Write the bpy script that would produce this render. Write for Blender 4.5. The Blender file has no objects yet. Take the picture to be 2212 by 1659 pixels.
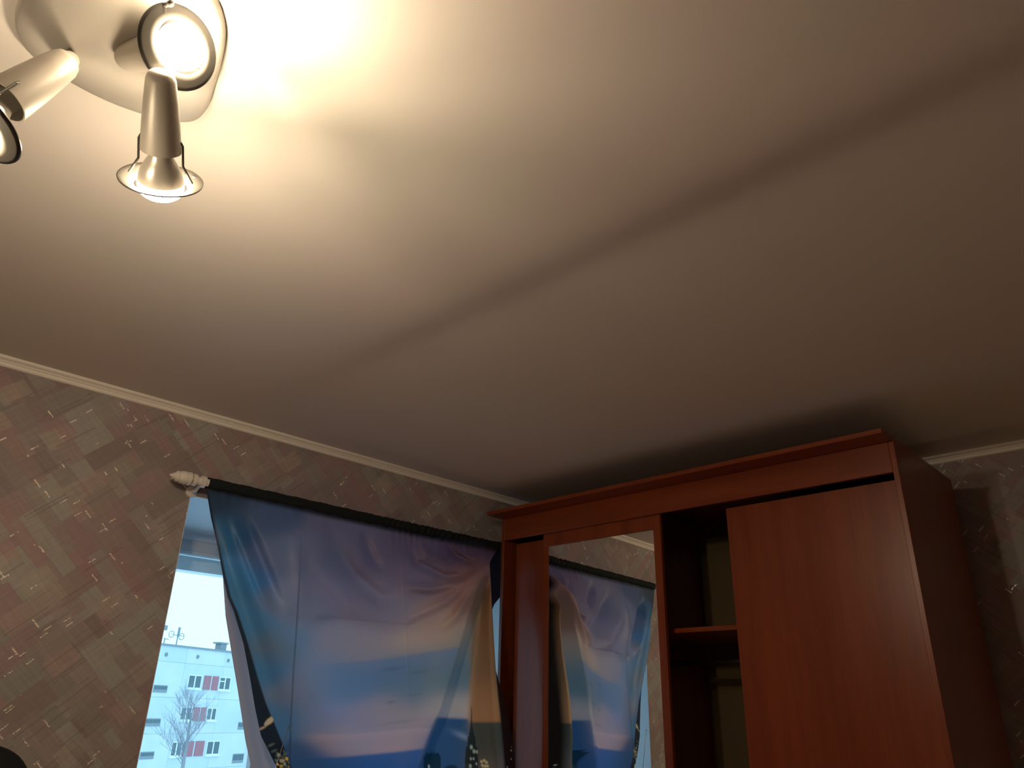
import bpy, math, random
import numpy as np
from mathutils import Vector, Matrix
random.seed(7); rng = np.random.default_rng(7)
C = bpy.context.scene.collection
UP = 1.55            # eye height of the photographer; everything is lifted by it at the end
V = np.array

# ------------------------------------------------------------------ camera
FPX = 1635.5; CX, CY = 1106.0, 829.5
yaw, pitch, roll = -0.8078, 0.4125, 0.0255
Fw = V([math.sin(-yaw)*math.cos(pitch), math.cos(yaw)*math.cos(pitch), math.sin(pitch)])
r0 = np.cross(Fw, [0, 0, 1]); r0 /= np.linalg.norm(r0); u0 = np.cross(r0, Fw)
Rt = math.cos(roll)*r0 + math.sin(roll)*u0
Ut = -math.sin(roll)*r0 + math.cos(roll)*u0
cam = bpy.data.objects.new('camera', bpy.data.cameras.new('camera')); C.objects.link(cam)
cam.matrix_world = Matrix(((Rt[0], Ut[0], -Fw[0], 0), (Rt[1], Ut[1], -Fw[1], 0), (Rt[2], Ut[2], -Fw[2], 0), (0, 0, 0, 1)))
cam.data.sensor_width = 36; cam.data.lens = 36*FPX/2212; cam.data.clip_start = 0.02; cam.data.clip_end = 600
bpy.context.scene.camera = cam

# ------------------------------------------------------------------ light and exposure
w = bpy.data.worlds.new('sky'); bpy.context.scene.world = w; w.use_nodes = True
wn = w.node_tree.nodes; wl = w.node_tree.links
bg = wn['Background']
tc = wn.new('ShaderNodeTexCoord'); sx = wn.new('ShaderNodeSeparateXYZ'); wl.new(tc.outputs['Generated'], sx.inputs[0])
cr = wn.new('ShaderNodeValToRGB'); wl.new(sx.outputs[2], cr.inputs[0])
cr.color_ramp.elements[0].position = 0.0; cr.color_ramp.elements[0].color = (0.42, 0.76, 1.0, 1)
cr.color_ramp.elements[1].position = 0.9; cr.color_ramp.elements[1].color = (0.38, 0.70, 1.0, 1)
wl.new(cr.outputs[0], bg.inputs[0]); bg.inputs[1].default_value = 2.3
vs = bpy.context.scene.view_settings
vs.view_transform = 'Standard'; vs.look = 'None'; vs.gamma = 1; vs.use_curve_mapping = False; vs.exposure = 0.0
BULB = (1.0, 0.79, 0.53); BULB_L = 430.0

# ------------------------------------------------------------------ geometry helpers
HC = 0.95                                   # ceiling above the eye
YW, TW = 2.4522, -0.0445                    # window wall y = YW + TW*(x-2.4)
def yw(x): return YW + TW*(x-2.4)
def ray(x, y): return Fw + (x-CX)/FPX*Rt - (y-CY)/FPX*Ut
def at_wall(x, y, d=0.0):
    q = ray(x, y); return q*((YW-d-TW*2.4)/(q[1]-TW*q[0]))
def at_x(x, y, X): q = ray(x, y); return q*X/q[0]
def at_z(x, y, Z): q = ray(x, y); return q*Z/q[2]

MB_T = {}
class MB:
    def __init__(s): s.v = []; s.f = []
    def add(s, vs_, fs):
        n = len(s.v); s.v += [tuple(map(float, q)) for q in vs_]; s.f += [tuple(i+n for i in f) for f in fs]; return s
    def box(s, a, b, rot=None, o=None):
        x0, y0, z0 = a; x1, y1, z1 = b
        vv = [V(q, float) if False else np.array(q, float) for q in ((x0,y0,z0),(x1,y0,z0),(x1,y1,z0),(x0,y1,z0),(x0,y0,z1),(x1,y0,z1),(x1,y1,z1),(x0,y1,z1))]
        if rot is not None: vv = [rot@q + o for q in vv]
        return s.add(vv, [(0,3,2,1),(4,5,6,7),(0,1,5,4),(1,2,6,5),(2,3,7,6),(3,0,4,7)])
    def bev(s, a, b, e, rot=None, o=None):   # box with chamfered edges along every side
        x0, y0, z0 = a; x1, y1, z1 = b
        vv = []; idx = {}
        for i, x in enumerate((x0, x1)):
            for j, y in enumerate((y0, y1)):
                for k, z in enumerate((z0, z1)):
                    sx_, sy_, sz_ = (1-2*i), (1-2*j), (1-2*k)
                    idx[i,j,k] = len(vv)
                    vv += [(x, y+sy_*e, z+sz_*e), (x+sx_*e, y, z+sz_*e), (x+sx_*e, y+sy_*e, z)]
        vv = [np.array(q, float) for q in vv]
        if rot is not None: vv = [rot@q + o for q in vv]
        fs = []; I = lambda i,j,k,a_: idx[i,j,k]+a_
        fs += [(I(0,0,0,0),I(0,0,1,0),I(0,1,1,0),I(0,1,0,0)), (I(1,0,0,0),I(1,1,0,0),I(1,1,1,0),I(1,0,1,0)),
               (I(0,0,0,1),I(1,0,0,1),I(1,0,1,1),I(0,0,1,1)), (I(0,1,0,1),I(0,1,1,1),I(1,1,1,1),I(1,1,0,1)),
               (I(0,0,0,2),I(0,1,0,2),I(1,1,0,2),I(1,0,0,2)), (I(0,0,1,2),I(1,0,1,2),I(1,1,1,2),I(0,1,1,2))]
        for k in (0,1):
            for j in (0,1): fs.append((I(0,j,k,1),I(1,j,k,1),I(1,j,k,2),I(0,j,k,2)))
            for i in (0,1): fs.append((I(i,0,k,0),I(i,1,k,0),I(i,1,k,2),I(i,0,k,2)))
        for i in (0,1):
            for j in (0,1): fs.append((I(i,j,0,0),I(i,j,1,0),I(i,j,1,1),I(i,j,0,1)))
        for q in idx.values(): fs.append((q, q+1, q+2))
        return s.add(vv, fs)
    def lathe(s, base, axis, prof, n=40, closed=False):   # prof: (distance along axis, radius)
        ax = np.array(axis, float); ax /= np.linalg.norm(ax)
        t = np.array([0,0,1.]) if abs(ax[2]) < .9 else np.array([1.,0,0])
        a = np.cross(ax, t); a /= np.linalg.norm(a); b = np.cross(ax, a)
        vv = []; m = len(prof)
        for h, r_ in prof:
            for i in range(n):
                th = 2*math.pi*i/n
                vv.append(np.array(base)+ax*h+(a*math.cos(th)+b*math.sin(th))*max(r_, 1e-5))
        fs = []
        for j in range(m if closed else m-1):
            jj = (j+1) % m
            for i in range(n):
                k = (i+1) % n; fs.append((j*n+i, j*n+k, jj*n+k, jj*n+i))
        return s.add(vv, fs)
    def tube(s, pts, r_, n=10):
        pts = [np.array(q, float) for q in pts]; rr = r_ if hasattr(r_, '__len__') else [r_]*len(pts)
        vv = []; up = np.array([0.13, 0.21, 0.97])
        for i, q in enumerate(pts):
            d = pts[min(i+1, len(pts)-1)]-pts[max(i-1, 0)]; d /= np.linalg.norm(d)
            a = np.cross(d, up); a /= np.linalg.norm(a); b = np.cross(d, a)
            for k in range(n):
                th = 2*math.pi*k/n; vv.append(q+(a*math.cos(th)+b*math.sin(th))*rr[i])
        fs = []
        for j in range(len(pts)-1):
            for k in range(n): l = (k+1) % n; fs.append((j*n+k, j*n+l, (j+1)*n+l, (j+1)*n+k))
        fs.append(tuple(range(n))[::-1]); fs.append(tuple((len(pts)-1)*n+k for k in range(n)))
        return s.add(vv, fs)
    def build(s, name, m, parent=None, smooth=False):
        org = np.zeros(3)
        if parent is not None:
            q = parent
            while q.parent is not None: q = q.parent
            org = np.array(q.location)
        elif name in MB_T: org = np.array(MB_T[name])
        me = bpy.data.meshes.new(name)
        me.from_pydata([tuple(np.array(q)-org) for q in s.v], [], s.f)
        me.materials.append(m)
        if smooth:
            for p_ in me.polygons: p_.use_smooth = True
        me.update()
        o = bpy.data.objects.new(name, me); C.objects.link(o)
        if parent is not None: o.parent = parent
        else: o.location = org
        return o

def recalc(o):
    import bmesh
    b = bmesh.new(); b.from_mesh(o.data); bmesh.ops.recalc_face_normals(b, faces=b.faces); b.to_mesh(o.data); b.free(); return o
def autosmooth(o, ang=35):
    import bmesh
    b = bmesh.new(); b.from_mesh(o.data); bmesh.ops.recalc_face_normals(b, faces=b.faces)
    for f in b.faces: f.smooth = True
    for e in b.edges:
        if len(e.link_faces) == 2 and e.calc_face_angle(0) > math.radians(ang): e.smooth = False
    b.to_mesh(o.data); b.free(); return o
def thing(name, label, cat, loc, group=None):
    o = bpy.data.objects.new(name, None); C.objects.link(o); o.location = loc; o.empty_display_size = .05
    o['label'] = label; o['category'] = cat
    if group: o['group'] = group
    return o
def struct(o): o['kind'] = 'structure'; return o

# ------------------------------------------------------------------ materials
def mat(name, col=(.8,.8,.8), rough=.6, metal=0.0, spec=.5):
    m = bpy.data.materials.new(name); m.use_nodes = True
    b = m.node_tree.nodes['Principled BSDF']
    b.inputs['Base Color'].default_value = (*col, 1); b.inputs['Roughness'].default_value = rough
    b.inputs['Metallic'].default_value = metal; b.inputs['Specular IOR Level'].default_value = spec
    return m
class NT:
    def __init__(s, m): s.m = m; s.t = m.node_tree; s.b = s.t.nodes['Principled BSDF']
    def n(s, typ, **kw):
        q = s.t.nodes.new(typ)
        for k, v in kw.items(): setattr(q, k, v)
        return q
    def l(s, a, b): s.t.links.new(a, b)
    def math(s, op, a, b=None, c=None):
        q = s.n('ShaderNodeMath', operation=op)
        for i, x in enumerate((a, b, c)):
            if x is None: continue
            if isinstance(x, (int, float)): q.inputs[i].default_value = x
            else: s.l(x, q.inputs[i])
        return q.outputs[0]
    def mix(s, f, a, b, mode='MIX'):
        q = s.n('ShaderNodeMix', data_type='RGBA', blend_type=mode)
        for i, x in ((0, f), (6, a), (7, b)):
            if isinstance(x, (int, float)): q.inputs[i].default_value = x
            elif isinstance(x, tuple): q.inputs[i].default_value = (*x, 1)
            else: s.l(x, q.inputs[i])
        return q.outputs[2]
    def ramp(s, f, stops, interp='LINEAR'):
        q = s.n('ShaderNodeValToRGB'); q.color_ramp.interpolation = interp
        while len(q.color_ramp.elements) < len(stops): q.color_ramp.elements.new(.5)
        for e, (p_, c_) in zip(q.color_ramp.elements, stops):
            e.position = p_; e.color = (*c_, 1) if isinstance(c_, tuple) else (c_, c_, c_, 1)
        s.l(f, q.inputs[0]); return q.outputs[0]
    def bump(s, h, strength=.2, dist=.002):
        q = s.n('ShaderNodeBump'); q.inputs['Strength'].default_value = strength; q.inputs['Distance'].default_value = dist
        s.l(h, q.inputs['Height']); s.l(q.outputs[0], s.b.inputs['Normal'])
    def noise(s, vec, scale, detail=4, rough=.5):
        q = s.n('ShaderNodeTexNoise'); q.inputs['Scale'].default_value = scale
        q.inputs['Detail'].default_value = detail; q.inputs['Roughness'].default_value = rough
        s.l(vec, q.inputs['Vector']); return q.outputs[0]

def wood(name, base=(.26,.054,.014), dark=(.18,.030,.007), rough=.30, axis=2):
    m = mat(name, base, rough, 0, .48); t = NT(m)
    tc_ = t.n('ShaderNodeTexCoord'); mp = t.n('ShaderNodeMapping'); t.l(tc_.outputs['Object'], mp.inputs[0])
    sc = [9, 9, 9]; sc[axis] = .8; mp.inputs['Scale'].default_value = sc
    n1 = t.noise(mp.outputs[0], 1.6, 6, .6)
    mp2 = t.n('ShaderNodeMapping'); t.l(tc_.outputs['Object'], mp2.inputs[0]); sc2 = [90, 90, 90]; sc2[axis] = 4; mp2.inputs['Scale'].default_value = sc2
    n2 = t.noise(mp2.outputs[0], 2, 3, .6)
    f = t.math('ADD', t.math('MULTIPLY', n1, .75), t.math('MULTIPLY', n2, .25))
    c = t.ramp(f, [(.35, dark), (.62, base)])
    t.l(c, t.b.inputs['Base Color']); t.bump(n2, .08, .0005)
    return m

def wallpaper():
    m = mat('woven_wallpaper', (.3,.25,.24), .62, 0, .35); t = NT(m)
    tc_ = t.n('ShaderNodeTexCoord'); sp = t.n('ShaderNodeSeparateXYZ'); t.l(tc_.outputs['Object'], sp.inputs[0])
    X = t.math('ADD', sp.outputs[0], t.math('MULTIPLY', sp.outputs[1], .97)); Z = sp.outputs[2]
    a = t.math('MULTIPLY', t.math('ADD', X, Z), .63); b = t.math('MULTIPLY', t.math('SUBTRACT', Z, X), .63)
    def cell(u_, v_, lu, lv, seed):          # a random value per strip piece: lu long, lv wide
        row = t.math('FLOOR', t.math('DIVIDE', v_, lv))
        wn_ = t.n('ShaderNodeTexWhiteNoise', noise_dimensions='2D'); cb = t.n('ShaderNodeCombineXYZ')
        t.l(row, cb.inputs[0]); cb.inputs[1].default_value = seed; t.l(cb.outputs[0], wn_.inputs[0])
        col = t.math('FLOOR', t.math('ADD', t.math('DIVIDE', u_, lu), t.math('MULTIPLY', wn_.outputs[0], 7.3)))
        w2 = t.n('ShaderNodeTexWhiteNoise', noise_dimensions='3D'); c2 = t.n('ShaderNodeCombineXYZ')
        t.l(row, c2.inputs[0]); t.l(col, c2.inputs[1]); c2.inputs[2].default_value = seed; t.l(c2.outputs[0], w2.inputs[0])
        return w2.outputs[0]
    pal = [(0, (.24,.175,.165)), (.22, (.31,.21,.21)), (.42, (.27,.25,.22)), (.6, (.35,.33,.29)), (.78, (.25,.20,.18)), (.9, (.34,.26,.25))]
    c1 = t.ramp(cell(a, b, .16, .062, 1.0), pal, 'CONSTANT')
    c2 = t.ramp(cell(b, a, .20, .048, 2.0), pal, 'CONSTANT')
    c3 = t.ramp(cell(a, b, .075, .05, 3.0), [(0, (.30,.24,.20)), (.5, (.43,.38,.31)), (1, (.42,.25,.23))], 'LINEAR')
    c4 = t.ramp(cell(b, a, .34, .036, 4.0), [(0, (.36,.19,.19)), (1, (.29,.24,.21))])
    col = t.mix(t.math('MULTIPLY', t.math('GREATER_THAN', cell(b, a, .20, .048, 2.5), .45), .62), c1, c2)
    col = t.mix(t.math('MULTIPLY', t.math('GREATER_THAN', cell(b, a, .34, .036, 4.5), .72), .7), col, c4)
    col = t.mix(t.math('MULTIPLY', t.math('GREATER_THAN', cell(a, b, .075, .05, 3.5), .80), .6), col, c3)
    # dark threads
    dk = t.math('MULTIPLY', t.math('GREATER_THAN', cell(a, b, .11, .0045, 5.0), .965), .35)
    col = t.mix(dk, col, (.12,.08,.07))
    # cloth threads in both directions
    cbv = t.n('ShaderNodeCombineXYZ'); t.l(t.math('MULTIPLY', a, 12), cbv.inputs[0]); t.l(t.math('MULTIPLY', b, 160), cbv.inputs[1])
    cbw = t.n('ShaderNodeCombineXYZ'); t.l(t.math('MULTIPLY', b, 12), cbw.inputs[0]); t.l(t.math('MULTIPLY', a, 160), cbw.inputs[1])
    nt = t.math('ADD', t.noise(cbv.outputs[0], 1, 2), t.noise(cbw.outputs[0], 1, 2))
    col = t.mix(.55, col, t.ramp(t.math('MULTIPLY', nt, .5), [(.3, .35), (.7, .65)]), 'OVERLAY')
    cl = t.noise(tc_.outputs['Object'], 2.2, 2)
    col = t.mix(.35, col, t.ramp(cl, [(.3, (.30,.13,.12)), (.7, (.36,.34,.29))]), 'SOFT_LIGHT')
    # short metallic glints woven in
    g1 = t.math('GREATER_THAN', cell(a, b, .020, .0032, 6.0), .989)
    g2 = t.math('GREATER_THAN', cell(b, a, .024, .0036, 7.0), .990)
    gm = t.math('GREATER_THAN', t.noise(tc_.outputs['Object'], 9, 2), .49)
    gn = t.math('GREATER_THAN', t.noise(tc_.outputs['Object'], 260, 1), .46)
    g = t.math('MULTIPLY', t.math('MULTIPLY', t.math('MAXIMUM', g1, g2), gm), gn)
    col = t.mix(g, col, (.80,.66,.56))
    col = t.mix(.28, col, (.29,.25,.225))
    col = t.mix(g, col, (.80,.66,.56))
    col = t.mix(1.0, col, (1.26,1.38,1.52), 'MULTIPLY')
    t.l(col, t.b.inputs['Base Color'])
    t.l(t.math('SUBTRACT', .62, t.math('MULTIPLY', g, .27)), t.b.inputs['Roughness'])
    t.l(t.math('MULTIPLY', g, .35), t.b.inputs['Metallic'])
    t.bump(nt, .25, .001)
    return m

def plaster():
    m = mat('white_ceiling_paint', (.80,.765,.70), .9, 0, .2); t = NT(m)
    tc_ = t.n('ShaderNodeTexCoord')
    c = t.ramp(t.noise(tc_.outputs['Object'], 1.3, 3), [(.36, (.80,.72,.69)), (.62, (.77,.74,.68))])
    t.l(c, t.b.inputs['Base Color'])
    h = t.math('ADD', t.noise(tc_.outputs['Object'], 38, 5, .6), t.math('MULTIPLY', t.noise(tc_.outputs['Object'], 7, 2), 1.5))
    t.bump(h, .12, .002); return m

M = {}
M['wall'] = wallpaper(); M['ceil'] = plaster()
M['wood'] = wood('cherry_laminate'); M['wood_h'] = wood('cherry_laminate_horizontal', axis=1)
M['white'] = mat('white_paint', (.78,.76,.72), .5)
M['cornice'] = mat('white_polystyrene', (.93,.89,.83), .6)
M['floor'] = wood('brown_floor', (.70,.52,.38), (.60,.43,.30), .45, 0)
M['frame'] = mat('white_window_paint', (.84,.87,.88), .4)
M['mirror'] = mat('mirror_silver', (.93,.93,.91), .0, 1.0)
M['back'] = mat('olive_brown_hardboard', (.14,.10,.04), .6)
M['rod'] = mat('white_curtain_rod', (.84,.80,.76), .35)
M['gold'] = mat('brass_ring', (.75,.55,.30), .3, 1)
M['lampmetal'] = mat('satin_nickel', (.46,.43,.38), .42, .25)
M['plate'] = mat('satin_plate', (.55,.52,.47), .42, .3)
M['ring'] = mat('dark_chrome', (.045,.042,.036), .30, .0)
M['bulbback'] = mat('silvered_bulb_glass', (.48,.45,.40), .32, .35)
M['black'] = mat('black_fabric', (.012,.014,.016), .85, 0, .2)
M['steel'] = mat('steel', (.45,.45,.47), .3, 1)
M['alu'] = mat('aluminium_track', (.12,.07,.04), .4, .3)
def emis(name, col, st):
    m = bpy.data.materials.new(name); m.use_nodes = True; nt = m.node_tree; nt.nodes.clear()
    e = nt.nodes.new('ShaderNodeEmission'); e.inputs[0].default_value = (*col, 1); e.inputs[1].default_value = st
    o = nt.nodes.new('ShaderNodeOutputMaterial'); nt.links.new(e.outputs[0], o.inputs[0]); return m
M['glow'] = emis('lit_bulb_face', BULB, BULB_L)
def glass():
    m = bpy.data.materials.new('window_glass'); m.use_nodes = True; nt = m.node_tree; nt.nodes.clear()
    tr = nt.nodes.new('ShaderNodeBsdfTransparent'); tr.inputs[0].default_value = (.96,.98,.98,1)
    gl = nt.nodes.new('ShaderNodeBsdfGlossy'); gl.inputs['Roughness'].default_value = .02
    fr = nt.nodes.new('ShaderNodeFresnel'); fr.inputs[0].default_value = 1.3
    mx = nt.nodes.new('ShaderNodeMixShader'); o = nt.nodes.new('ShaderNodeOutputMaterial')
    nt.links.new(fr.outputs[0], mx.inputs[0]); nt.links.new(tr.outputs[0], mx.inputs[1]); nt.links.new(gl.outputs[0], mx.inputs[2]); nt.links.new(mx.outputs[0], o.inputs[0]); return m
M['glass'] = glass()

# ------------------------------------------------------------------ room shell
XR = 3.1411; XL = -1.7; YB = -2.3; FZ = -UP
XO0, XO1 = 1.067, 2.58; ZO0, ZO1 = -0.75, 0.657        # window opening
TH = 0.78
def wb(m, x0, x1, z0, z1, d0=0.0, d1=TH):               # slab following the slightly skewed window wall
    v = [(x0, yw(x0)+d0, z0), (x1, yw(x1)+d0, z0), (x1, yw(x1)+d1, z0), (x0, yw(x0)+d1, z0)]
    v += [(a, b, z1) for a, b, _ in v]
    m.add(v, [(0,3,2,1),(4,5,6,7),(0,1,5,4),(1,2,6,5),(2,3,7,6),(3,0,4,7)]); return m
m_ = MB(); wb(m_, XL-.1, XO0, FZ, HC); wb(m_, XO1, XR+.1, FZ, HC); wb(m_, XO0, XO1, ZO1, HC); wb(m_, XO0, XO1, FZ, ZO0)
wall_back = struct(m_.build('wall_back', M['wall']))
wall_back['label'] = 'window wall in rosy brown woven-look diagonal wallpaper with metallic glints'
wr = struct(MB().box((XR, YB, FZ), (XR+.12, YW+.1, HC)).build('wall_right', M['wall']))
wr['label'] = 'dim wallpapered wall behind the wardrobe'
struct(MB().box((XL-.12, YB, FZ), (XL, yw(XL)+.02, HC)).build('wall_left', M['wall']))
struct(MB().box((XL-.1, YB-.12, FZ), (XR+.1, YB, HC)).build('wall_front', M['wall']))
struct(MB().box((XL-.1, YB-.1, FZ-.1), (XR+.1, yw(XL)+.1, FZ)).build('floor', M['floor']))
# ceiling: two concrete slabs plastered over, with a soft step where they meet
def hz(x, y):
    x = np.asarray(x, float); y = np.asarray(y, float)
    s = 1/(1+np.exp(-(x-1.155)/.033))*0.0135
    s = s*(1-.75/(1+np.exp(-(y-1.72)/.10)))
    t_ = np.clip((x-1.20)/1.15, 0, 1); s = s - .031*(t_*t_*(3-2*t_)*.55+t_*.45)  # sag past the joint, shaped so the far ceiling catches more lamp light
    s = s + .0012*np.sin(x*5.1+y*1.7)*np.sin(y*2.9+.6)
    return s
NX, NY = 320, 130
gx = np.linspace(XL-.1, XR+.1, NX); gy = np.linspace(YB-.1, yw(XL)+.1, NY)
vv = []; ff = []
GX, GY = np.meshgrid(gx, gy, indexing='ij'); HZ = hz(GX, GY)
fade = np.clip((XR-.06-GX)/.2, 0, 1)*np.clip((yw(GX)-.03-GY)/.15, 0, 1)
HZ = HC + HZ*fade
vv = np.stack([GX, GY, HZ], -1).reshape(-1, 3)
ff = [(i*NY+j, i*NY+j+1, (i+1)*NY+j+1, (i+1)*NY+j) for i in range(NX-1) for j in range(NY-1)]
n0 = len(vv); vv = np.concatenate([vv, [(gx[0], gy[0], HC+.12), (gx[-1], gy[0], HC+.12), (gx[-1], gy[-1], HC+.12), (gx[0], gy[-1], HC+.12)]])
ff.append((n0, n0+1, n0+2, n0+3))
cm = MB(); cm.v = [tuple(map(float, q)) for q in vv]; cm.f = ff
ceil = struct(cm.build('ceiling', M['ceil'], smooth=True)); ceil['label'] = 'white plastered ceiling with a soft slab joint'

# cornice strips
CP = [(0,-.028),(.0055,-.028),(.0085,-.0255),(.0095,-.021),(.0105,-.0165),(.0145,-.0155),(.0155,-.0125),(.0180,-.0105),(.0225,-.0095),(.0262,-.0075),(.0275,-.005),(.028,0.004),(0,.004)]
def cornice(name, a, b, nrm):
    m = MB(); nrm = V(nrm, float) if False else np.array(nrm, float); k = len(CP)
    vv = [np.array(e)+nrm*d+np.array([0,0,HC+z]) for e in (a, b) for d, z in CP]
    fs = [(i, (i+1) % k, k+(i+1) % k, k+i) for i in range(k)] + [tuple(range(k))[::-1], tuple(range(k, 2*k))]
    o = m.add(vv, fs).build(name, M['cornice']); autosmooth(o, 50); return struct(o)
cornice('trim_1', (XL, yw(XL), 0), (XR, yw(XR), 0), (TW, -1, 0))
cornice('trim_2', (XR, YB, 0), (XR, yw(XR), 0), (-1, 0, 0))
cornice('trim_3', (XL, YB, 0), (XL, yw(XL), 0), (1, 0, 0))
for nm, a, b in (('baseboard_right', (XR-.015, YB, FZ), (XR, yw(XR), FZ+.06)), ('baseboard_left', (XL, YB, FZ), (XL+.015, yw(XL), FZ+.06))):
    struct(MB().box(a, b).build(nm, M['wood_h']))

# ------------------------------------------------------------------ window
MB_T['window_1'] = (XO0, yw(XO0)+.6, ZO0)
wroot = bpy.data.objects.new('window_1', None); C.objects.link(wroot); wroot.location = MB_T['window_1']; struct(wroot)
wroot['label'] = 'tall window partly covered by the printed curtain'
D0 = .57
m_ = MB()   # outer frame
wb(m_, XO0, XO1, ZO1-.03, ZO1, D0, D0+.09); wb(m_, XO0, XO1, ZO0, ZO0+.05, D0, D0+.09)
wb(m_, XO0, XO0+.045, ZO0, ZO1-.03, D0, D0+.09); wb(m_, XO1-.045, XO1, ZO0, ZO1-.03, D0, D0+.09)
m_.build('frame', M['frame'], wroot)
xs = [XO0+.045, 1.83, XO1-.045]
for k in range(2):
    a, b = xs[k]+(.02 if k else 0), xs[k+1]-(.0 if k else .02)
    m_ = MB()
    wb(m_, a, b, ZO1-.085, ZO1-.03, D0+.02, D0+.08); wb(m_, a, b, ZO0+.05, ZO0+.12, D0+.02, D0+.08)
    wb(m_, a, a+.055, ZO0+.12, ZO1-.085, D0+.02, D0+.08); wb(m_, b-.055, b, ZO0+.12, ZO1-.085, D0+.02, D0+.08)
    sh = m_.build('sash', M['frame'], wroot)
    wb(MB(), a+.05, b-.05, ZO0+.115, ZO1-.08, D0+.048, D0+.052).build('pane', M['glass'], sh)
    wb(MB(), a+.08, b-.08, ZO1-.072, ZO1-.045, D0+.012, D0+.0225).build('lamplit_strip', M['white'], sh)  # added paler strip standing in for lamp light on the sash rail
m_ = MB(); wb(m_, 1.81, 1.85, ZO0+.05, ZO1-.03, D0, D0+.09); m_.build('mullion', M['frame'], wroot)
m_ = MB()   # outer casement frame of the double window
wb(m_, XO0, XO1, ZO1-.135, ZO1, D0+.12, D0+.19); wb(m_, XO0, XO1, ZO0, ZO0+.10, D0+.12, D0+.19)
wb(m_, XO0, XO0+.06, ZO0+.10, ZO1-.135, D0+.12, D0+.19); wb(m_, XO1-.06, XO1, ZO0+.10, ZO1-.135, D0+.12, D0+.19)
m_.build('outer_frame', M['frame'], wroot)
m_ = MB()   # white plastered lining of the deep opening
wb(m_, XO0, XO1, ZO1-.0025, ZO1+.003, .001, TH); wb(m_, XO0-.003, XO0+.0025, ZO0, ZO1-.0025, .001, TH); wb(m_, XO1-.0025, XO1+.003, ZO0, ZO1-.0025, .001, TH)
m_.build('reveal_lining', M['frame'], wroot)
wb(MB(), XO0-.03, XO1+.03, ZO0-.03, ZO0, -.06, D0).build('window_sill', M['white'], wroot)

# ------------------------------------------------------------------ wardrobe
XF, YL_, YR_, ZT, ZF, XK, ZB = 2.3974, 2.3331, 0.6644, 0.8012, 0.7047, 3.0, FZ
wd = thing('wardrobe', 'tall cherry-red wooden wardrobe with sliding doors, one mirrored, standing against the right wall', 'wardrobe', (2.7, 1.5, FZ))
T = .0165; e_ = .0012
def wpart(n, a, b, m='wood', par=wd, bev=e_): o = MB().bev(a, b, bev).build(n, M[m], par); recalc(o); return o
wpart('side_panel', (XF, YR_, ZB), (XK, YR_+T, ZT)); wpart('side_panel', (XF, YL_-T, ZB), (XK, YL_, ZT))
cb = wpart('cornice_board', (XF-.0953, YR_, ZT), (XK, YL_, ZT+.0155), 'wood_h')
wpart('fascia', (XF, YR_+T, ZF), (XF+.0135, YL_-T, ZT), 'wood_h')
wpart('plinth', (XF+.02, YR_+T, ZB), (XF+.036, YL_-T, ZB+.08), 'wood_h')
wpart('bottom_panel', (XF, YR_+T, ZB+.08), (XK-.004, YL_-T, ZB+.096), 'wood_h')
wpart('back_panel', (XK-.004, YR_+T, ZB+.096), (XK, YL_-T, ZT), 'back', bev=.0005)
wpart('top_track', (XF+.0135, YR_+T, ZF+.03), (XF+.075, YL_-T, ZT), 'alu', bev=.0005)
wpart('partition', (2.5, 1.70, ZB+.096), (XK-.004, 1.7165, ZT-.01))
wpart('partition', (2.5, 1.05, ZB+.096), (XK-.004, 1.0665, ZT-.01))
for z in (.287, -.42, -.80): wpart('shelf', (2.5, 1.0665, z), (XK-.004, 1.70, z+.0165), 'wood_h')
wpart('shelf', (2.5, 1.7165, .287), (XK-.004, YL_-T, .3035), 'wood_h'); wpart('shelf', (2.5, YR_+T, .287), (XK-.004, 1.05, .3035), 'wood_h')
MB().tube([(2.72, 1.0665, .20), (2.72, 1.70, .20)], .0125, 14).build('hanging_rail', M['steel'], wd, True)
ZD0 = ZB+.10
# left rear door, right rear door, mirrored front door
wpart('door', (2.447, 1.71, ZD0), (2.463, 2.287, .694))
wpart('door', (2.447, .6934, ZD0), (2.463, 1.2695, .694))
B0, B1, MY0, MY1, MZ1 = 1.5235, 2.1005, 1.555, 2.0725, .652
md = MB()
md.bev((2.4125, B0, MZ1), (2.4285, B1, .722), e_); md.bev((2.4125, B0, ZD0), (2.4285, MY0, MZ1), e_); md.bev((2.4125, MY1, ZD0), (2.4285, B1, MZ1), e_)
md.bev((2.4125, MY0, ZD0), (2.4285, MY1, ZD0+.12), e_); md.box((2.422, MY0, ZD0+.12), (2.4285, MY1, MZ1))
mdo = recalc(md.build('mirror_door', M['wood'], wd)); mdo['label'] = 'sliding door with a tall mirror'
mi = recalc(MB().bev((2.4155, MY0+.0003, ZD0+.1203), (2.4215, MY1-.0003, MZ1-.0003), .0008).build('mirror', M['mirror'], mdo)); mi['label'] = 'tall mirror reflecting the curtain'

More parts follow.
